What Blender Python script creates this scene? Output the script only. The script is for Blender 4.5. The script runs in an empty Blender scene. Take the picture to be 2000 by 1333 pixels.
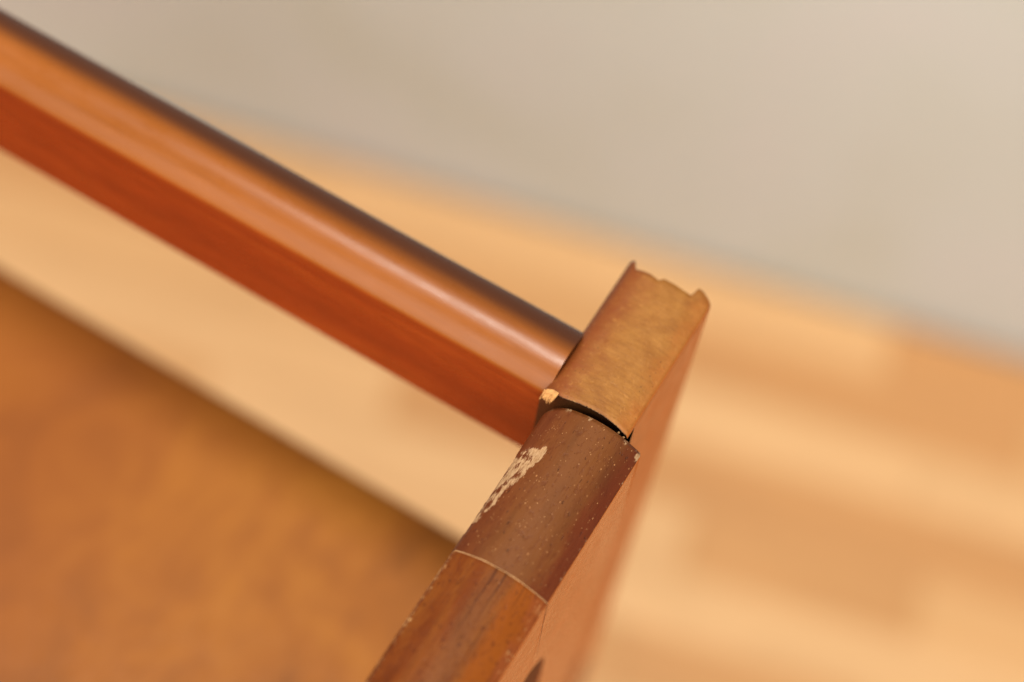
import bpy, math, random
import numpy as np
from mathutils import Matrix, Vector, noise

random.seed(7)
sc = bpy.context.scene
COL = sc.collection
MM = 0.001
FLOOR = 650.0            # mm from the floor up to the shoulder of the arm

# ------------------------------------------------------------------ camera
cam_d = bpy.data.cameras.new('camera')
cam = bpy.data.objects.new('camera', cam_d)
COL.objects.link(cam)
right = Vector((0.8575857, 0.5075519, 0.0832935))
down = Vector((0.4811362, -0.7343891, -0.4787281))
fwd = Vector((-0.1818095, 0.4506260, -0.8740032))
m = Matrix.Identity(4)
for i in range(3):
    m[i][0] = right[i]; m[i][1] = -down[i]; m[i][2] = -fwd[i]
m.translation = Vector((50.449, -220.784, 447.752 + FLOOR)) * MM
cam.matrix_world = m
cam_d.sensor_width = 36.0
cam_d.lens = 72.0
cam_d.clip_start = 0.01
cam_d.clip_end = 50.0
cam_d.dof.use_dof = True
cam_d.dof.focus_distance = 0.497
cam_d.dof.aperture_fstop = 3.3
sc.camera = cam

# ------------------------------------------------------------------ light
w = bpy.data.worlds.new('World')
sc.world = w
w.use_nodes = True
bg = w.node_tree.nodes['Background']
bg.inputs[0].default_value = (1.0, 0.92, 0.82, 1)
bg.inputs[1].default_value = 0.38

def area(name, loc, target, sx, sy, energy, col):
    d = bpy.data.lights.new(name, 'AREA')
    d.shape = 'RECTANGLE'; d.size = sx; d.size_y = sy
    d.energy = energy; d.color = col
    o = bpy.data.objects.new(name, d)
    COL.objects.link(o)
    o.location = loc
    o.rotation_euler = (Vector(target) - Vector(loc)).to_track_quat('-Z', 'Y').to_euler()
    return o

area('window_light', (0.55, -2.5, 2.75), (-0.1, 0.2, 0.3), 4.4, 2.2, 128.0, (1.0, 0.93, 0.82))
area('ceiling_lamp', (-0.27, -0.02, 2.35), (-0.27, -0.02, 0.0), 0.40, 0.24, 23.0, (1.0, 0.94, 0.84))
area('left_fill_light', (-2.6, -1.7, 1.9), (-0.4, 0.4, 0.2), 1.2, 1.4, 40.0, (1.0, 0.93, 0.84))  # added fill that brightens the wall's left end, no real window

sc.view_settings.view_transform = 'Standard'
sc.view_settings.look = 'None'
sc.view_settings.exposure = -0.03
sc.view_settings.gamma = 1.0
sc.view_settings.use_curve_mapping = False
sc.render.engine = 'CYCLES'
sc.cycles.use_denoising = True
sc.cycles.max_bounces = 8

# ------------------------------------------------------------------ helpers
def link(name, me, parent=None, mat=None):
    o = bpy.data.objects.new(name, me)
    COL.objects.link(o)
    if parent: o.parent = parent
    if mat and not me.materials: me.materials.append(mat)
    return o

def finish(me, angle=35):
    me.validate()
    for p in me.polygons: p.use_smooth = True
    me.set_sharp_from_angle(angle=math.radians(angle))
    me.update()

def mesh(name, verts, faces, attrs=None, angle=35):
    """verts in mm with z = 0 at the arm's shoulder; stored in metres from the floor"""
    me = bpy.data.meshes.new(name)
    me.from_pydata([(x * MM, y * MM, (z + FLOOR) * MM) for x, y, z in verts], [], faces)
    for k, vals in (attrs or {}).items():
        a = me.attributes.new(k, 'FLOAT', 'POINT')
        a.data.foreach_set('value', np.asarray(vals, dtype=np.float32))
    finish(me, angle)
    return me

def loft(rings, cap0=True, cap1=True):
    n = len(rings[0]); V = []; F = []
    for r in rings: V += r
    for i in range(len(rings) - 1):
        a, b = i * n, (i + 1) * n
        for j in range(n):
            k = (j + 1) % n
            F.append((a + j, a + k, b + k, b + j))
    if cap0: F.append(tuple(range(n))[::-1])
    if cap1: F.append(tuple(range((len(rings) - 1) * n, len(rings) * n)))
    return V, F

def lerp(a, b, t): return a + (b - a) * t
def sstep(a, b, x):
    t = min(1, max(0, (x - a) / (b - a))); return t * t * (3 - 2 * t)
def interp(x, pts):
    if x <= pts[0][0]: return pts[0][1]
    for (x0, y0), (x1, y1) in zip(pts, pts[1:]):
        if x <= x1: return lerp(y0, y1, (x - x0) / (x1 - x0))
    return pts[-1][1]
def nz(x, y, z=0.0): return noise.noise(Vector((x, y, z)))
def fbm(x, y, z=0.0, o=4): return noise.fractal(Vector((x, y, z)), 1.0, 2.0, o)
def lin(a, b, n): return [a + (b - a) * i / (n - 1) for i in range(n)]
def poly_sd(px, py, P):
    """signed distance to a polygon, positive inside"""
    d = 1e9; ins = False
    for i in range(len(P)):
        ax, ay = P[i]; bx, by = P[(i + 1) % len(P)]
        ex, ey = bx - ax, by - ay
        t = max(0, min(1, ((px - ax) * ex + (py - ay) * ey) / (ex * ex + ey * ey)))
        d = min(d, math.hypot(px - ax - t * ex, py - ay - t * ey))
        if (ay > py) != (by > py) and px < ax + (py - ay) / (by - ay) * ex: ins = not ins
    return d if ins else -d

# ------------------------------------------------------------------ materials
def srgb(r, g, b):
    f = lambda c: (c / 12.92 if c <= 0.04045 else ((c + 0.055) / 1.055) ** 2.4)
    return (f(r / 255), f(g / 255), f(b / 255), 1)

class NT:
    def __init__(s, name):
        s.m = bpy.data.materials.new(name); s.m.use_nodes = True
        s.t = s.m.node_tree; s.b = s.t.nodes['Principled BSDF']
    def n(s, typ, **kw):
        nd = s.t.nodes.new(typ)
        for k, v in kw.items(): setattr(nd, k, v)
        return nd
    def l(s, a, b): s.t.links.new(a, b)
    def coord(s, scale, rot=(0, 0, 0), loc=(0, 0, 0)):
        tc = s.n('ShaderNodeTexCoord'); mp = s.n('ShaderNodeMapping')
        mp.inputs['Scale'].default_value = scale
        mp.inputs['Rotation'].default_value = rot
        mp.inputs['Location'].default_value = loc
        s.l(tc.outputs['Object'], mp.inputs['Vector'])
        return mp.outputs['Vector']
    def noise(s, vec, scale=1.0, detail=4, rough=0.55, dist=0.0):
        nd = s.n('ShaderNodeTexNoise')
        nd.inputs['Scale'].default_value = scale
        nd.inputs['Detail'].default_value = detail
        nd.inputs['Roughness'].default_value = rough
        nd.inputs['Distortion'].default_value = dist
        s.l(vec, nd.inputs['Vector'])
        return nd.outputs['Fac']
    def ramp(s, fac, stops, interp='LINEAR'):
        r = s.n('ShaderNodeValToRGB'); cr = r.color_ramp; cr.interpolation = interp
        while len(cr.elements) < len(stops): cr.elements.new(0.5)
        for e, (p, c) in zip(cr.elements, stops):
            e.position = p; e.color = c if len(c) == 4 else (*c, 1)
        s.l(fac, r.inputs['Fac'])
        return r.outputs['Color']
    def mask(s, fac, a, b):
        mr = s.n('ShaderNodeMapRange'); mr.interpolation_type = 'SMOOTHSTEP'
        mr.inputs['From Min'].default_value = a; mr.inputs['From Max'].default_value = b
        s.l(fac, mr.inputs['Value']); return mr.outputs['Result']
    def mix(s, fac, a, b, mode='MIX'):
        x = s.n('ShaderNodeMix', data_type='RGBA', blend_type=mode)
        for sock, v in ((x.inputs['Factor'], fac), (x.inputs['A'], a), (x.inputs['B'], b)):
            if hasattr(v, 'is_linked'): s.l(v, sock)
            else: sock.default_value = v
        return x.outputs['Result']
    def math(s, op, a, b=0.0):
        x = s.n('ShaderNodeMath', operation=op)
        for sock, v in ((x.inputs[0], a), (x.inputs[1], b)):
            if hasattr(v, 'is_linked'): s.l(v, sock)
            else: sock.default_value = v
        return x.outputs[0]
    def attr(s, name):
        a = s.n('ShaderNodeAttribute'); a.attribute_name = name
        return a.outputs['Fac']
    def bump(s, h, strength, dist):
        b = s.n('ShaderNodeBump')
        b.inputs['Strength'].default_value = strength
        b.inputs['Distance'].default_value = dist
        s.l(h, b.inputs['Height'])
        s.l(b.outputs['Normal'], s.b.inputs['Normal'])
    def setc(s, c): s.l(c, s.b.inputs['Base Color'])
    def setp(s, **kw):
        for k, v in kw.items():
            k = k.replace('_', ' ')
            if hasattr(v, 'is_linked'): s.l(v, s.b.inputs[k])
            else: s.b.inputs[k].default_value = v

def stretch(axis, across, along):
    v = [across * 1000] * 3
    v['XYZ'.index(axis)] = along * 1000
    return tuple(v)

PALE = srgb(226, 178, 116)

def varnished(name, axis, stops, fig=0.12, stre=0.12, rough=(0.3, 0.45), pores=None, coat=0.0,
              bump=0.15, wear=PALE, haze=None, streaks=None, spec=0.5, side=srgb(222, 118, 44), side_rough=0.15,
              zones=(), specks=None, fine_amt=0.35, back=None, diag=0.0, rough_scale=0.3, side_var=0.12):
    t = NT(name)
    big = t.noise(t.coord(stretch(axis, fig, fig * stre)), 1.0, 5, 0.6, 0.6)
    c = t.ramp(big, stops)
    fine = t.noise(t.coord(stretch(axis, 1.3, 0.09)), 1.0, 4, 0.6, 0.2)
    c = t.mix(fine_amt, c, t.ramp(fine, [(0.3, (0.55, 0.5, 0.45)), (0.7, (1.25, 1.25, 1.25))]), 'MULTIPLY')
    if diag:                                   # slanting end-grain figure
        dg = t.noise(t.coord((220, 1400, 300), rot=(0, 0, math.radians(-38))), 1.0, 4, 0.6, 0.3)
        c = t.mix(diag, c, t.ramp(dg, [(0.32, (0.72, 0.68, 0.62)), (0.66, (1.16, 1.16, 1.14))]), 'MULTIPLY')
    if zones:
        sep = t.n('ShaderNodeSeparateXYZ'); t.l(t.coord((1000, 1000, 1000)), sep.inputs[0])
        wob = t.noise(t.coord(stretch(axis, 0.22, 0.05), loc=(7, 2, 5)), 1.0, 8, 0.75)
        xw = t.math('ADD', sep.outputs['X'], t.math('MULTIPLY', t.math('SUBTRACT', wob, 0.5), 13.0))
        for (xa, xb, xc, xd, colr, amt) in zones:
            mk = t.math('MULTIPLY', t.mask(xw, xa, xb), t.math('SUBTRACT', 1.0, t.mask(xw, xc, xd)))
            c = t.mix(t.math('MULTIPLY', mk, amt), c, colr)
    if streaks:
        sx = t.noise(t.coord(stretch(axis, 0.75, 0.018), loc=(3, 1, 2)), 1.0, 3, 0.5, 0.3)
        c = t.mix(t.math('MULTIPLY', t.mask(sx, 0.60, 0.68), streaks[1]), c, streaks[0])
    if haze:
        hz = t.noise(t.coord(stretch(axis, 0.10, 0.02), loc=haze[2]), 1.0, 4, 0.6, 0.4)
        c = t.mix(t.math('MULTIPLY', t.mask(hz, 0.42, 0.62), haze[1]), c, haze[0])
    h = fine
    if specks:
        for (colr, scl, rad, keep, amt, loc) in specks:
            vo = t.n('ShaderNodeTexVoronoi'); vo.inputs['Scale'].default_value = 1.0
            t.l(t.coord(stretch(axis, scl, scl * 0.55), rot=(0, 0, 0.5), loc=loc), vo.inputs['Vector'])
            sp2 = t.n('ShaderNodeSeparateColor'); t.l(vo.outputs['Color'], sp2.inputs[0])
            on = t.math('GREATER_THAN', sp2.outputs[0], keep)
            rr = t.math('MULTIPLY', t.math('ADD', sp2.outputs[1], 0.3), rad)
            dot = t.math('LESS_THAN', vo.outputs['Distance'], rr)
            c = t.mix(t.math('MULTIPLY', t.math('MULTIPLY', on, dot), t.math('MULTIPLY', sp2.outputs[2], amt)), c, colr)
    if pores:
        for (colr, across, along, a, b, amt, loc) in pores:
            p = t.noise(t.coord(stretch(axis, across, along), loc=loc), 1.0, 2, 0.5)
            pm = t.math('MULTIPLY', t.mask(p, a, b), amt)
            c = t.mix(pm, c, colr)
            h = t.math('SUBTRACT', h, pm)
    rn = t.noise(t.coord(stretch(axis, rough_scale, rough_scale * 0.5)), 1.0, 5, 0.65)
    rg = t.n('ShaderNodeMapRange')
    rg.inputs['From Min'].default_value = 0.3; rg.inputs['From Max'].default_value = 0.7
    rg.inputs['To Min'].default_value = rough[0]; rg.inputs['To Max'].default_value = rough[1]
    t.l(rn, rg.inputs['Value']); r = rg.outputs['Result']
    if wear is not None:
        wa = t.attr('wear')
        fib = t.noise(t.coord(stretch(axis, 2.1, 0.55)), 1.0, 5, 0.7)
        wc = t.mix(1.0, wear, t.ramp(fib, [(0.33, (0.66, 0.56, 0.46)), (0.6, (1.02, 1.02, 1.05))]), 'MULTIPLY')
        edge = t.mask(t.math('ADD', wa, t.math('MULTIPLY', t.math('SUBTRACT', fib, 0.5), 1.5)), 0.36, 0.66)
        edge = t.math('MULTIPLY', edge, 0.88)
        c = t.mix(edge, c, wc)
        r = t.math('ADD', r, t.math('MULTIPLY', edge, 0.35))
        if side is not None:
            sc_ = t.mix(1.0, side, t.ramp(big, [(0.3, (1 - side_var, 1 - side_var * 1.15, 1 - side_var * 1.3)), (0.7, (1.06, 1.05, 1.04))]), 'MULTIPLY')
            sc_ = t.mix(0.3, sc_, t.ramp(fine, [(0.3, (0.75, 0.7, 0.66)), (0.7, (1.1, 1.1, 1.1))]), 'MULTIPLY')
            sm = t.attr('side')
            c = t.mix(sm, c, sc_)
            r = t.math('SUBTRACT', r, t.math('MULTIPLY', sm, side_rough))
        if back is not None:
            c = t.mix(t.attr('back'), c, t.mix(1.0, back, t.ramp(big, [(0.3, (0.85, 0.85, 0.85)), (0.7, (1.1, 1.1, 1.1))]), 'MULTIPLY'))  # shade on the rail's crest and back, put into its colour
        dk = t.attr('grime_shade')
        c = t.mix(dk, c, srgb(46, 22, 12))
    t.setc(c); t.setp(Roughness=r, Specular_IOR_Level=spec, Coat_Weight=coat, Coat_Roughness=0.2)
    if wear is not None and side is not None:
        h = t.math('MULTIPLY', h, t.math('SUBTRACT', 1.0, t.math('MULTIPLY', t.attr('side'), 0.75)))
    t.bump(h, bump, 0.00025)
    return t.m

speck_l = (srgb(196, 140, 92), 1.5, 0.75, 0.70, 0.76, 0.75, (0, 0, 0))
pore_d = (srgb(58, 26, 12), 1.7, 0.55, 0.67, 0.74, 0.7, (9, 4, 2))

PALE_DUST = srgb(188, 152, 112)
crackle = (srgb(82, 33, 13), 1.2, 0.5, 0.54, 0.68, 0.32, (4, 9, 3))
M_end = varnished('dark varnished wood', 'Y', [(0.34, srgb(88, 40, 18)), (0.5, srgb(100, 49, 22)), (0.66, srgb(112, 60, 28))],
                  fig=0.16, stre=0.14, rough=(0.36, 0.5), pores=[pore_d, crackle], bump=0.4, spec=0.2, fine_amt=0.16, wear=PALE_DUST, 
                  zones=[(-25, -15, -9, -1, srgb(112, 66, 29), 0.8), (-6, -1, 5, 9, srgb(98, 38, 17), 0.5)],
                  specks=[(srgb(176, 122, 76), 1.2, 0.16, 0.55, 0.85, (0, 0, 0)), (srgb(190, 140, 92), 2.1, 0.20, 0.72, 0.85, (3, 8, 1))])
M_arm = varnished('reddish varnished wood', 'Y', [(0.34, srgb(92, 40, 11)), (0.52, srgb(110, 53, 16)), (0.68, srgb(126, 70, 24))],
                  fig=0.20, stre=0.2, rough=(0.36, 0.52), pores=[pore_d, crackle], bump=0.55, spec=0.15, fine_amt=0.22,
                  zones=[(-18, -12, -12, -7, srgb(116, 68, 29), 0.65), (-10, -6.5, -3, -1, srgb(136, 70, 17), 0.85), (-3.4, -1.6, 4, 8, srgb(144, 74, 36), 0.6)],  # middle zone: the arm's grey sheen put into the colour
                  streaks=(srgb(70, 32, 12), 0.8),
                  specks=[(srgb(70, 28, 11), 0.9, 0.22, 0.4, 0.8, (0, 4, 0)), (srgb(176, 116, 66), 1.2, 0.14, 0.75, 0.7, (3, 8, 1))])
M_post = varnished('worn golden brown wood', 'Z', [(0.34, srgb(138, 86, 34)), (0.5, srgb(149, 97, 40)), (0.66, srgb(160, 108, 49))],
                   fig=0.10, stre=0.8, rough=(0.45, 0.6), bump=0.35, spec=0.3, fine_amt=0.0,
                   zones=[(-60, -50, -28, -17, srgb(124, 58, 24), 0.85), (-11, -4, 5, 9, srgb(164, 92, 34), 0.6)],  # first zone: shade of the left round-over put into the colour
                   pores=[(srgb(132, 80, 32), 1.1, 1.1, 0.56, 0.68, 0.3, (2, 7, 1)), (srgb(182, 124, 60), 0.9, 0.9, 0.58, 0.74, 0.3, (5, 1, 8))],
                   specks=[(srgb(96, 58, 26), 1.1, 0.18, 0.4, 0.85, (1, 4, 6))], diag=0.5)
M_rail = varnished('glossy red brown wood', 'X', [(0.3, srgb(128, 43, 12)), (0.5, srgb(148, 54, 15)), (0.7, srgb(164, 68, 20))],
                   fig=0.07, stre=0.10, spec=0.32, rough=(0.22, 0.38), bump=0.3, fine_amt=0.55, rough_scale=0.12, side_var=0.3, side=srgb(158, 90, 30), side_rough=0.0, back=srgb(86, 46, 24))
M_seat = varnished('honey brown wood', 'Y', [(0.3, srgb(128, 73, 18)), (0.5, srgb(152, 89, 23)), (0.7, srgb(168, 104, 30))],
                   fig=0.035, stre=0.6, rough=(0.4, 0.55), bump=0.05, wear=None, spec=0.25, fine_amt=0.3,
                   zones=[(-900, -800, -190, -95, srgb(136, 70, 17), 0.55)])  # light falling off to the left, painted as a darker zone

def plain(name, col, rough=0.6):
    t = NT(name)
    n = t.noise(t.coord((900, 900, 900)), 1.0, 4, 0.6)
    t.setc(t.mix(0.5, col, t.ramp(n, [(0.3, (0.5, 0.45, 0.4)), (0.7, (1.2, 1.2, 1.2))]), 'MULTIPLY'))
    t.setp(Roughness=rough)
    return t.m
M_glue = plain('dry pale glue', srgb(190, 146, 98), 0.7)
M_crack = plain('dark crack', srgb(120, 56, 22), 0.7)
M_bare = plain('bare splintered wood', srgb(206, 150, 88), 0.8)
M_oval = plain('dark oval patch', srgb(150, 74, 34), 0.5)

def floor_mat():
    t = NT('pale oiled oak')
    oi = t.n('ShaderNodeObjectInfo')
    c = t.ramp(oi.outputs['Random'], [(0.0, srgb(206, 152, 98)), (0.2, srgb(216, 165, 110)), (0.5, srgb(223, 175, 121)), (1.0, srgb(229, 185, 134))])
    add = t.n('ShaderNodeVectorMath', operation='ADD')
    mul = t.n('ShaderNodeVectorMath', operation='SCALE'); mul.inputs['Scale'].default_value = 37.0
    cmb = t.n('ShaderNodeCombineXYZ')
    for i in range(3): t.l(oi.outputs['Random'], cmb.inputs[i])
    t.l(cmb.outputs[0], mul.inputs[0])
    t.l(t.coord((6, 60, 60)), add.inputs[0]); t.l(mul.outputs[0], add.inputs[1])
    g = t.noise(add.outputs[0], 1.0, 6, 0.65, 0.8)
    c = t.mix(0.5, c, t.ramp(g, [(0.3, (0.72, 0.66, 0.58)), (0.68, (1.12, 1.12, 1.1))]), 'MULTIPLY')
    t.setc(c); t.setp(Roughness=0.45)
    t.bump(g, 0.1, 0.0005)
    return t.m
M_floor = floor_mat()

def wall_mat():
    t = NT('warm grey plaster')
    n = t.noise(t.coord((5, 5, 5)), 1.0, 3, 0.5, 0.4)
    c = t.ramp(n, [(0.3, srgb(196, 198, 190)), (0.5, srgb(202, 205, 203)), (0.7, srgb(205, 204, 205))])
    v = t.noise(t.coord((14, 14, 14), loc=(2, 5, 1)), 1.0, 2, 0.5)
    c = t.mix(t.math('MULTIPLY', t.mask(v, 0.66, 0.76), 0.35), c, srgb(182, 158, 148))
    t.setc(c); t.setp(Roughness=0.8)
    f = t.noise(t.coord((220, 220, 220)), 1.0, 5, 0.6)
    t.bump(f, 0.25, 0.0008)
    return t.m
M_wall = wall_mat()

# ------------------------------------------------------------------ setting: wall and plank floor
ang = math.radians(14.5)
U = Vector((math.cos(ang), math.sin(ang), 0)); N = Vector((-math.sin(ang), math.cos(ang), 0))
W0 = Vector((-0.1325, 0.455, 0))         # a point on the foot of the wall

def frame_obj(name, me, origin, parent=None, mat=None):
    o = link(name, me, parent, mat)
    o.matrix_world = Matrix.Translation(origin) @ Matrix.Rotation(ang, 4, 'Z')
    return o

def box_mesh(name, x0, x1, y0, y1, z0, z1, ch=0.0):
    c = ch
    V = [(x0, y0, z0), (x1, y0, z0), (x1, y1, z0), (x0, y1, z0)]
    V += [(x0, y0, z1 - c), (x1, y0, z1 - c), (x1, y1, z1 - c), (x0, y1, z1 - c)]
    F = [(3, 2, 1, 0)] + [(i, (i + 1) % 4, 4 + (i + 1) % 4, 4 + i) for i in range(4)]
    if c:
        V += [(x0 + c, y0 + c, z1), (x1 - c, y0 + c, z1), (x1 - c, y1 - c, z1), (x0 + c, y1 - c, z1)]
        F += [(4 + i, 4 + (i + 1) % 4, 8 + (i + 1) % 4, 8 + i) for i in range(4)] + [(8, 9, 10, 11)]
    else: F += [(4, 5, 6, 7)]
    me = bpy.data.meshes.new(name); me.from_pydata(V, [], F); me.update()
    return me

wall = frame_obj('wall', box_mesh('wall', -2.2, 2.2, 0.0, 0.1, -0.02, 0.36), W0, None, M_wall)
wall['kind'] = 'structure'
M_sub = plain('floor slab', srgb(92, 60, 34), 0.8)
floor = frame_obj('floor', box_mesh('floor', -2.2, 2.2, -2.6, -0.001, -0.06, -0.0105), W0, None, M_sub)
floor['kind'] = 'structure'
PW = 0.041
lens = [0.14, 0.19, 0.24, 0.30, 0.37]
pm = [box_mesh('plank', -L / 2 + 0.0002, L / 2 - 0.0002, -PW / 2 + 0.0002, PW / 2 - 0.0002, -0.01, 0.0, 0.0006) for L in lens]
for me in pm: me.materials.append(M_floor)
rng = random.Random(11)
for r in range(32):
    x = -1.05 - rng.random() * 0.3
    while x < 0.85:
        k = rng.randrange(5)
        o = link('plank', pm[k], floor)
        o.location = (x + lens[k] / 2, -0.005 - PW * (r + 0.5), 0)
        x += lens[k]

# ------------------------------------------------------------------ the chair
chair = bpy.data.objects.new('wooden_chair', None)
COL.objects.link(chair)
chair['label'] = 'varnished reddish brown wooden chair frame with a chipped, gaping corner joint above plank floor'
chair['category'] = 'chair'

# --- cross-section of the arm (X, Z), counted from the foot of the left side over the crown
def arm_profile():
    P = []
    for z in lin(0, 1, 8)[:-1]: P.append(['L', -26.2, z])              # left side, z filled in later
    for a in lin(180, 119, 9): P.append(['T', -23.2 + 3 * math.cos(math.radians(a)), -3 + 3 * math.sin(math.radians(a))])
    x0, z0 = P[-1][1], P[-1][2]
    x1, z1 = -0.4, -0.31
    for t in lin(0, 1, 86)[1:-1]:
        P.append(['T', lerp(x0, x1, t), lerp(z0, z1, t) + 3.7 * 4 * t * (1 - t)])
    for a in lin(60, 0, 6): P.append(['T', -0.8 + 0.8 * math.cos(math.radians(a)), -1 + 0.8 * math.sin(math.radians(a))])
    for z in lin(1, 0, 14)[1:]: P.append(['R', 0.0, z])
    for t in (0.012, 0.25, 0.5, 0.75, 0.988): P.append(['B', lerp(0, -26.2, t), 0])
    return P
ARM = arm_profile()

SCRAPE = [(-19.4, -10.6), (-21.8, -11.8), (-24.4, -12.4), (-27.5, -16), (-28, -30), (-28, -41), (-25.2, -41), (-24.0, -36), (-23.0, -31),
          (-22.6, -27.0), (-21.5, -23.6), (-20.9, -22.0), (-20.2, -18.4), (-19.2, -14.5)]

def arm_piece(ys, bottom, kind):
    rings = []; wear = []; grime_shade = []; side = []
    for y in ys:
        zb = bottom(y)
        ring = []
        for tag, x, z in ARM:
            if tag == 'L': z = lerp(zb, -3.0, z)
            elif tag == 'R': z = lerp(zb, -1.0, z)
            elif tag == 'B': z = zb
            yy = y; wv = 0.0; gv = 0.0
            if kind == 'end':
                # rounded end edge, left corner taken off
                e = sstep(-0.5, 0.9, y)
                top = tag == 'T'
                cx, cz = -13.0, -20.0
                ins = 0.5 * e * e
                if top or tag in 'LR':
                    x += ins * (1 if x < cx else -1) * min(1, abs(x - cx) / 12)
                    if top: z -= ins * 0.8
                if x < -20.5 and z > -12:
                    yy -= sstep(-12, 0.4, y) * 2.2 * ((-20.5 - x) / 5.5) ** 2
                if x > -1.5 and z > -3.0:
                    q = math.hypot((x + 0.2) / 1.1, (y + 0.6) / 1.7)
                    wv = max(wv, 1.25 - q * 0.9 + 0.3 * nz(x * 2, y * 2))
                sd = poly_sd(x + 0.7 * nz(y * 0.5, 3) + 0.25 * nz(y * 2, x * 2), y + 0.8 * nz(x * 0.8, y * 0.6, 7), SCRAPE)
                s = sstep(-0.25, 1.5, sd) if z > -7 else 0.0
                if s > 0:
                    wv = max(wv, s * (0.61 + 0.6 * nz(x * 0.9, y * 0.35, 3) + 0.38 * sstep(-23.0, -20.5, x) * sstep(-26, -18, y) - 0.10 * sstep(-25, -33, y)))
                    dz = s * (0.30 + 0.14 * nz(x * 2.2, y * 1.1, 2) + 0.10 * nz(x * 4, y * 2.0))
                    z -= dz * 0.9; x += dz * 0.5 * (1 if x < -22 else 0.2)
                # abrasion along the end edge
                if top and y > -3:
                    wv = max(wv, 0.55 * sstep(-1.6, 0.2, y) * (0.4 + 0.9 * fbm(x * 0.5, 0.0, 5)))
                if top and x > -2.5:
                    wv = max(wv, 0.36 * sstep(-1.6, -0.3, x) * (0.6 + nz(y * 0.3, 1)))
                gv = 0.25 * max(0, fbm(x * 0.25, y * 0.06, 1))
            else:
                if tag == 'T' and x < -22.0:
                    wv = 0.48 * sstep(-24.0, -25.4, x) * (0.75 + 0.5 * nz(y * 0.22, 2) + 0.3 * nz(y * 1.1, 4))
                if tag == 'T' and x > -3.2:
                    wv = 0.36 * sstep(-3.0, -1.4, x) * (0.7 + 0.5 * nz(y * 0.3, 9) + 0.5 * nz(y * 1.4, x * 2))
                e = sstep(-46.3, -45.7, y)
                if tag == 'T': z -= 0.10 * e
            side.append(1.0 if tag == 'R' or (tag == 'T' and x > -0.12) else 0.0)  # outer face brighter: grazing floor reflection put into its colour
            ring.append((x, yy, z)); wear.append(max(0, min(1.3, wv))); grime_shade.append(max(0, gv))
        rings.append(ring)
    V, F = loft(rings)
    return V, F, {'wear': wear, 'grime_shade': grime_shade, 'side': side}

# near arm
ys = lin(-210, -100, 40)[:-1] + lin(-100, -46.6, 130)[:-1] + lin(-46.6, -45.62, 5)
V, F, A = arm_piece(ys, lambda y: -48.5, 'arm')
arm = link('armrest', mesh('armrest', V, F, A), chair, M_arm)
arm['label'] = 'reddish brown armrest bar with dark grain streaks and worn pale edges'

# glue line in the butt joint, a hair proud of the two pieces
V = []; F = []
top = [(x, z) for tag, x, z in ARM if tag == 'T' and x > -25.6]
for i, (x, z) in enumerate(top):
    wv = max(0.03, 0.085 + 0.06 * nz(x * 0.5, 1.3) + 0.05 * nz(x * 2.2, 0.2))
    if x > -3 : wv *= 0.8
    yc = -45.5 + 0.12 * nz(x * 0.25, 8) + 0.06 * nz(x * 1.5, 4)
    V += [(x, yc - wv, z + 0.03), (x, yc + wv, z + 0.03), (x, yc + wv, z - 1.2), (x, yc - wv, z - 1.2)]
    if i:
        a, b = 4 * (i - 1), 4 * i
        F += [(a + k, b + k, b + (k + 1) % 4, a + (k + 1) % 4) for k in range(4)]
F += [(0, 1, 2, 3), tuple(4 * len(top) - 4 + k for k in (3, 2, 1, 0))]
link('glue_line', mesh('glue_line', V, F, angle=60), chair, M_glue)
# the same joint as a dark hairline down the outer face
V = []; F = []
zs = lin(-0.9, -40, 24)
for i, z in enumerate(zs):
    yc = -45.5 - 0.03 * 0 + 2.3 * (z / -40) ** 1.3 + 0.25 * nz(z * 0.15, 2)
    wv = 0.22 * (1 - 0.7 * (z / -40))
    V += [(0.02, yc - wv, z), (0.02, yc + wv, z), (-0.6, yc + wv, z), (-0.6, yc - wv, z)]
    if i:
        a, b = 4 * (i - 1), 4 * i
        F += [(a + k, b + k, b + (k + 1) % 4, a + (k + 1) % 4) for k in range(4)]
F += [(0, 1, 2, 3), tuple(4 * len(zs) - 4 + k for k in (3, 2, 1, 0))]
link('joint_crack', mesh('joint_crack', V, F, angle=60), chair, M_crack)

# corner piece: end of the arm that turns down into the front leg with a small fillet
BOT = [(-45.4, -48.7), (-43, -50.2), (-40, -53), (-37.5, -56.2), (-35.6, -60), (-34.6, -65), (-34.1, -74), (-33.95, -90), (-33.9, -650)]
ys = lin(-45.38, -34.2, 46)[:-1] + [-34.1, -34.0, -33.95, -33.92] + [-33.9] + lin(-33.6, -2.0, 110)[:-1] + lin(-2.0, 0.9, 14)
V, F, A = arm_piece(ys, lambda y: interp(y, BOT), 'end')
leg = link('corner_leg', mesh('corner_leg', V, F, A), chair, M_end)
leg['label'] = 'dark brown corner piece with scraped pale patch and chipped corner'

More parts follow.
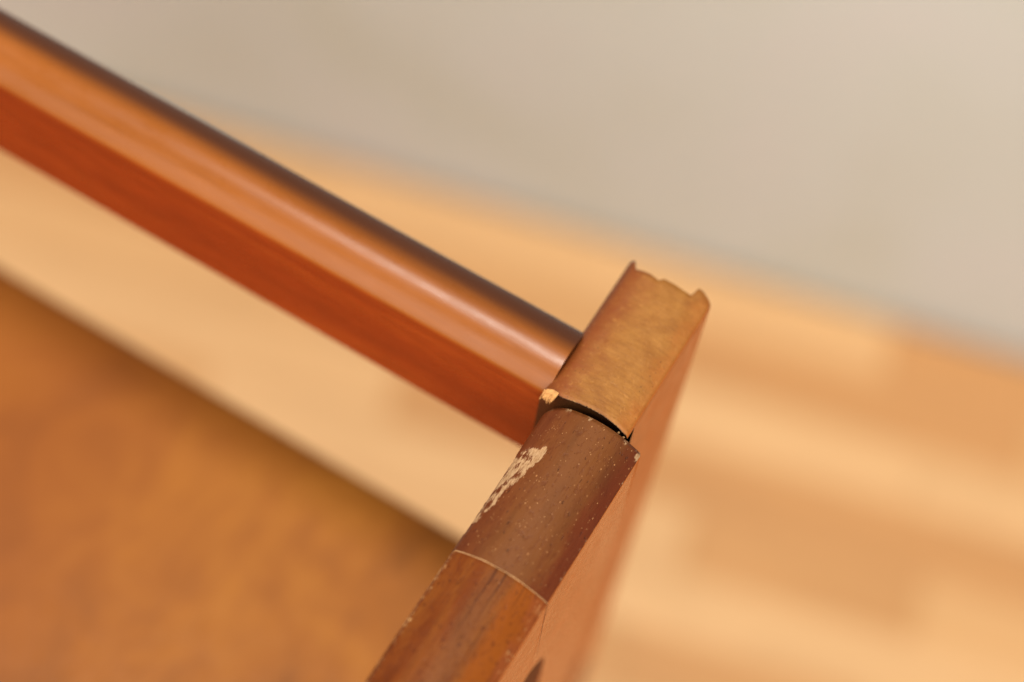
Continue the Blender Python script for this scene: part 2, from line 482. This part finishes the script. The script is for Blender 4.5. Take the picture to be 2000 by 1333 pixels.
# --- rear post: rises just behind the corner piece, its top chipped at both ends
FAR = [(-29.9, 44.2), (-29.5, 46.2), (-29.0, 47.4), (-28.2, 47.8), (-27.5, 46.8), (-26.9, 45.6), (-26.35, 44.8), (-24.0, 45.1),
       (-22.0, 45.0), (-20.4, 44.6), (-19.7, 44.4), (-19.1, 45.2), (-18.6, 45.5), (-15.8, 45.5), (-13, 45.25), (-10.7, 45.2),
       (-10.35, 46.6), (-10.0, 48.1), (-9.2, 48.2), (-8.2, 47.9), (-6.4, 47.0), (-5.4, 46.2), (-5.0, 45.4)]
FRONT = [(-29.0, 0.6), (-27.6, 1.4), (-26.1, 2.4), (-23.6, 2.0), (-21, 2.4), (-16.8, 2.8), (-12.5, 2.9), (-8.7, 2.5), (-6.5, 2.0), (-4.7, 1.6)]
def post_profile():
    P = []
    zl = [-650, -300, -150, -80, -40, -20, -12, -8, -5, -3]
    for z in zl: P.append(('L', -29.4 - 0.3 * sstep(-20, -650, z) * 0, z))
    for a in lin(180, 98, 18)[1:]: P.append(('T', -22.9 + 6.5 * math.cos(math.radians(a)), -3.0 + 5.6 * math.sin(math.radians(a))))
    x0, z0 = P[-1][1], P[-1][2]; x1, z1 = -5.9, 2.15
    for t in lin(0, 1, 72)[1:-1]: P.append(('T', lerp(x0, x1, t), lerp(z0, z1, t) + 1.0 * 4 * t * (1 - t)))
    for a in lin(75, 0, 8): P.append(('T', -6.2 + 1.2 * math.cos(math.radians(a)), 1.0 + 1.2 * math.sin(math.radians(a))))
    for z in zl[::-1]: P.append(('R', -5.0, z))
    for t in lin(0, 1, 5)[1:-1]: P.append(('B', lerp(-5, -29.4, t), -650))
    return P
POST = post_profile()
ts = lin(0, 0.05, 9)[:-1] + lin(0.05, 0.93, 84)[:-1] + lin(0.93, 1, 10)
rings = []; wear = []; grime_shade = []; side = []
for t in ts:
    ring = []
    for tag, x, z in POST:
        depth = sstep(-70, -35, z)            # the chipped outline only bites into the top
        y0 = lerp(lerp(1.7, 5.0, sstep(-26.2, -24.8, x) * (1 - sstep(-8.5, -6.5, x))), interp(x, FRONT) + 0.16 * nz(x * 1.7, 3), sstep(0.2, 2.0, z) if x > -26 else sstep(-4, 0.5, z))
        y1 = lerp(46.0, interp(x, FAR) + 0.10 * nz(x * 2.5, 1), depth)
        y = lerp(y0, y1, t)
        zz = z
        if tag == 'T':
            ee = sstep(0.955, 1.0, t)
            zz -= 0.45 * ee * ee * sstep(-2, 2, z)
            ef = 1 - sstep(0, 0.018, t)
            zz -= 0.35 * ef
            zz += 0.10 * fbm(x * 0.16, y * 0.12, 4)
        wv = 0.0; gv = 0.0
        if tag == 'T':
            d = y - y0
            wv = (0.62 - d * 1.1) * (0.75 + 0.7 * nz(x * 0.7, 2.0) + 0.2 * nz(x * 2.5, y)) if d < 0.8 else 0
            wv *= sstep(-4.8, -8.5, x) * 0.85 + 0.15
            q = math.hypot((x + 27.0) / 1.7, (y - 1.6) / 1.3)
            wv = max(wv, 1.15 - 0.95 * q + 0.6 * nz(x * 1.8, y * 1.8))
            # shade of the rounded left edge and side, painted in as darkening
            gv = 0.35 * sstep(-26.6, -28.9, x) * (0.5 + 0.5 * sstep(10, 45, y))
        if tag == 'L': gv = 0.4
        if t <= 0.0001: gv = 0.9; 
        if t <= 0.0001 and tag in 'LR': wv = 0
        side.append(1.0 if tag == 'R' else (0.7 * sstep(-5.5, -5.0, x) if tag == 'T' else 0.0))  # bright outer face and rim: reflected light painted into the colour
        ring.append((x, y, zz)); wear.append(max(0, min(1.3, wv))); grime_shade.append(max(0, min(1, gv)))
    rings.append(ring)
rings.append([(lerp(x, -17, 0.04), 43.0, z - 0.8 if z > -600 else z) for x, y, z in rings[-1]])
wear += [0.0] * len(POST); grime_shade += [0.6] * len(POST); side += [0.0] * len(POST)
V, F = loft(rings, cap0=False)
# the front cap has grime and the open gap's shade in its colour: give it its own vertices
n = len(POST); base = len(V)
V += [(x, y + 0.0005, z) for x, y, z in rings[0]]
V += [(x, y if x < -25.3 else 5.6, z - (0.0 if z < -600 or x < -25.3 else 0.5)) for x, y, z in rings[0]]
for j in range(n):
    k = (j + 1) % n
    F.append((base + k, base + j, base + n + j, base + n + k))
wear += [0.0] * (2 * n); grime_shade += [0.6 if v[0] < -25.3 else 1.0 for v in rings[0]] * 2; side += [0.0] * (2 * n)
F.append(tuple(range(base + n, base + 2 * n))[::-1])
post = link('post', mesh('post', V, F, {'wear': wear, 'grime_shade': grime_shade, 'side': side}), chair, M_post)
post['label'] = 'golden brown worn post top with chipped far edge'

# torn fibres at the front left corner of the post
V = []; F = []
fr = random.Random(3)
for k in range(34):
    x = -28.6 + 3.6 * fr.random(); top = 2.2 - 1.6 * max(0, (-27.2 - x))
    L = 1.6 + 4.6 * fr.random() * (1 - abs(x + 27) / 2.4); L = max(1.0, L)
    wd = 0.22 + 0.25 * fr.random()
    y = 1.35 + 0.45 * fr.random(); dx = -0.5 * fr.random(); dy = -0.9 * fr.random()
    b = len(V)
    V += [(x - wd, y, top), (x + wd, y, top), (x + wd, y + 0.9, top + 0.25), (x - wd, y + 0.9, top + 0.25),
          (x - wd * 0.6 + dx, y + dy - 0.1, top - L * 0.7), (x + wd * 0.6 + dx, y + dy - 0.1, top - L * 0.7),
          (x + dx * 1.3, y + dy * 1.1, top - L)]
    F += [(b, b + 1, b + 2, b + 3), (b, b + 4, b + 5, b + 1), (b + 4, b + 6, b + 5), (b + 1, b + 5, b + 2), (b + 3, b + 4, b), (b + 2, b + 5, b + 6, b + 4, b + 3)]
sp = link('splinter', mesh('splinter', V, F, angle=20), chair, M_bare)
sp.parent = post
sp['label'] = 'pale torn wood fibres'

# crumbs of old glue caught in the open joint
cr = random.Random(5)
for k, (x, y, z, s) in enumerate([(-7.4, 1.7, 1.3, 0.34), (-5.9, 1.6, 0.7, 0.28)]):
    V = []; F = []
    for i in range(4):
        for j in range(6):
            a = j * math.pi / 3; p = math.pi * (i + 0.5) / 4
            rr = s * (0.7 + 0.6 * cr.random())
            V.append((x + rr * math.sin(p) * math.cos(a), y + rr * math.sin(p) * math.sin(a), z + rr * math.cos(p)))
    for i in range(3):
        for j in range(6):
            F.append((i * 6 + j, i * 6 + (j + 1) % 6, i * 6 + 6 + (j + 1) % 6, i * 6 + 6 + j))
    F += [tuple(range(6))[::-1], tuple(range(18, 24))]
    c = link('glue_crumb', mesh('glue_crumb', V, F), post, M_glue)

# dark oval disc low on the outer face of the post
V = [(-4.6, 31.0, -248.0)]; F = []
for k in range(24):
    a = 2 * math.pi * k / 24
    V.append((-4.7, 31.0 + 7.5 * math.cos(a), -252 + 24 * math.sin(a)))
for k in range(24): V.append((-5.6, V[1 + k][1], V[1 + k][2]))
for k in range(24):
    j = (k + 1) % 24
    F += [(0, 1 + k, 1 + j), (1 + k, 25 + k, 25 + j, 1 + j)]
link('dark_oval', mesh('dark_oval', V, F), post, M_oval)

# --- back rail: board with a crowned, softly rounded top
def rail_profile():
    """(y, z, orange slope, painted crest shade) - flat front, softly crowned front slope, rounded crest, back arris"""
    P = [(3.0, -37.0, 0, 0), (3.0, -36.4, 0, 0), (3.0, -20.0, 0, 0), (3.0, -6.0, 0, 0), (3.0, -3.4, 0.12, 0)]
    for a in lin(90, 48, 7)[1:]:                      # rounded front arris
        q = math.radians(a); P.append((5.2 - 2.2 * math.sin(q), -3.4 + 2.2 * math.cos(q), 0.12 + 0.88 * sstep(92, 48, a), 0))
    y0, z0 = P[-1][0], P[-1][1]; r = 14.0
    cy, cz = y0 + r * math.sin(math.radians(48)), z0 - r * math.cos(math.radians(48))
    for a in lin(48, 12, 13)[1:]:
        q = math.radians(a); P.append((cy - r * math.sin(q), cz + r * math.cos(q), 1, 0))
    y1, z1 = P[-1][0], P[-1][1]; r = 12.2
    cy, cz = y1 + r * math.sin(math.radians(12)), z1 - r * math.cos(math.radians(12))
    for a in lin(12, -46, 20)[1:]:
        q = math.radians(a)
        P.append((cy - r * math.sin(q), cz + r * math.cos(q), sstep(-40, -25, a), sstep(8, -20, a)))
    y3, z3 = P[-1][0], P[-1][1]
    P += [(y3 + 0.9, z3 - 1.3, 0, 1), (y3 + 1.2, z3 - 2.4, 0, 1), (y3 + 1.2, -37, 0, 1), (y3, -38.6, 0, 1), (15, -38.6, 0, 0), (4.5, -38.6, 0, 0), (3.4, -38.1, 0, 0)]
    return P
RAIL = rail_profile()
def rail_ring(x):
    wob = 0.10 * nz(x * 0.02, 1)
    return [(x, y + wob, z + wob) for y, z, _, _ in RAIL]
V, F = loft([rail_ring(x) for x in lin(-600, -28.3, 90)])
nR = len(V) // len(RAIL)
top_orange = [k for _ in range(nR) for (_, _, k, _) in RAIL]
top_shade = [k for _ in range(nR) for (_, _, _, k) in RAIL]
rail = link('back_rail', mesh('back_rail', V, F, {'wear': [0.0] * len(V), 'grime_shade': [0.0] * len(V), 'side': top_orange, 'back': top_shade}, angle=50), chair, M_rail)
rail['label'] = 'glossy reddish rail with rounded top'

# --- seat board
def seat_ring(x):
    P = [(-420, -150), (-200, -150), (-20, -150), (12, -150)]
    for a in lin(90, 0, 7): P.append((15.5 + 3 * math.cos(math.radians(a)), -153 + 3 * math.sin(math.radians(a))))
    P += [(18.5, -162.0), (16.5, -164.4)]
    P += [(-20, -164.4), (-420, -164.4)]
    return [(x, y, z) for y, z in P]
V, F = loft([seat_ring(x) for x in lin(-600, -26.5, 24)])
link('seat', mesh('seat', V, F, angle=50), chair, M_seat)
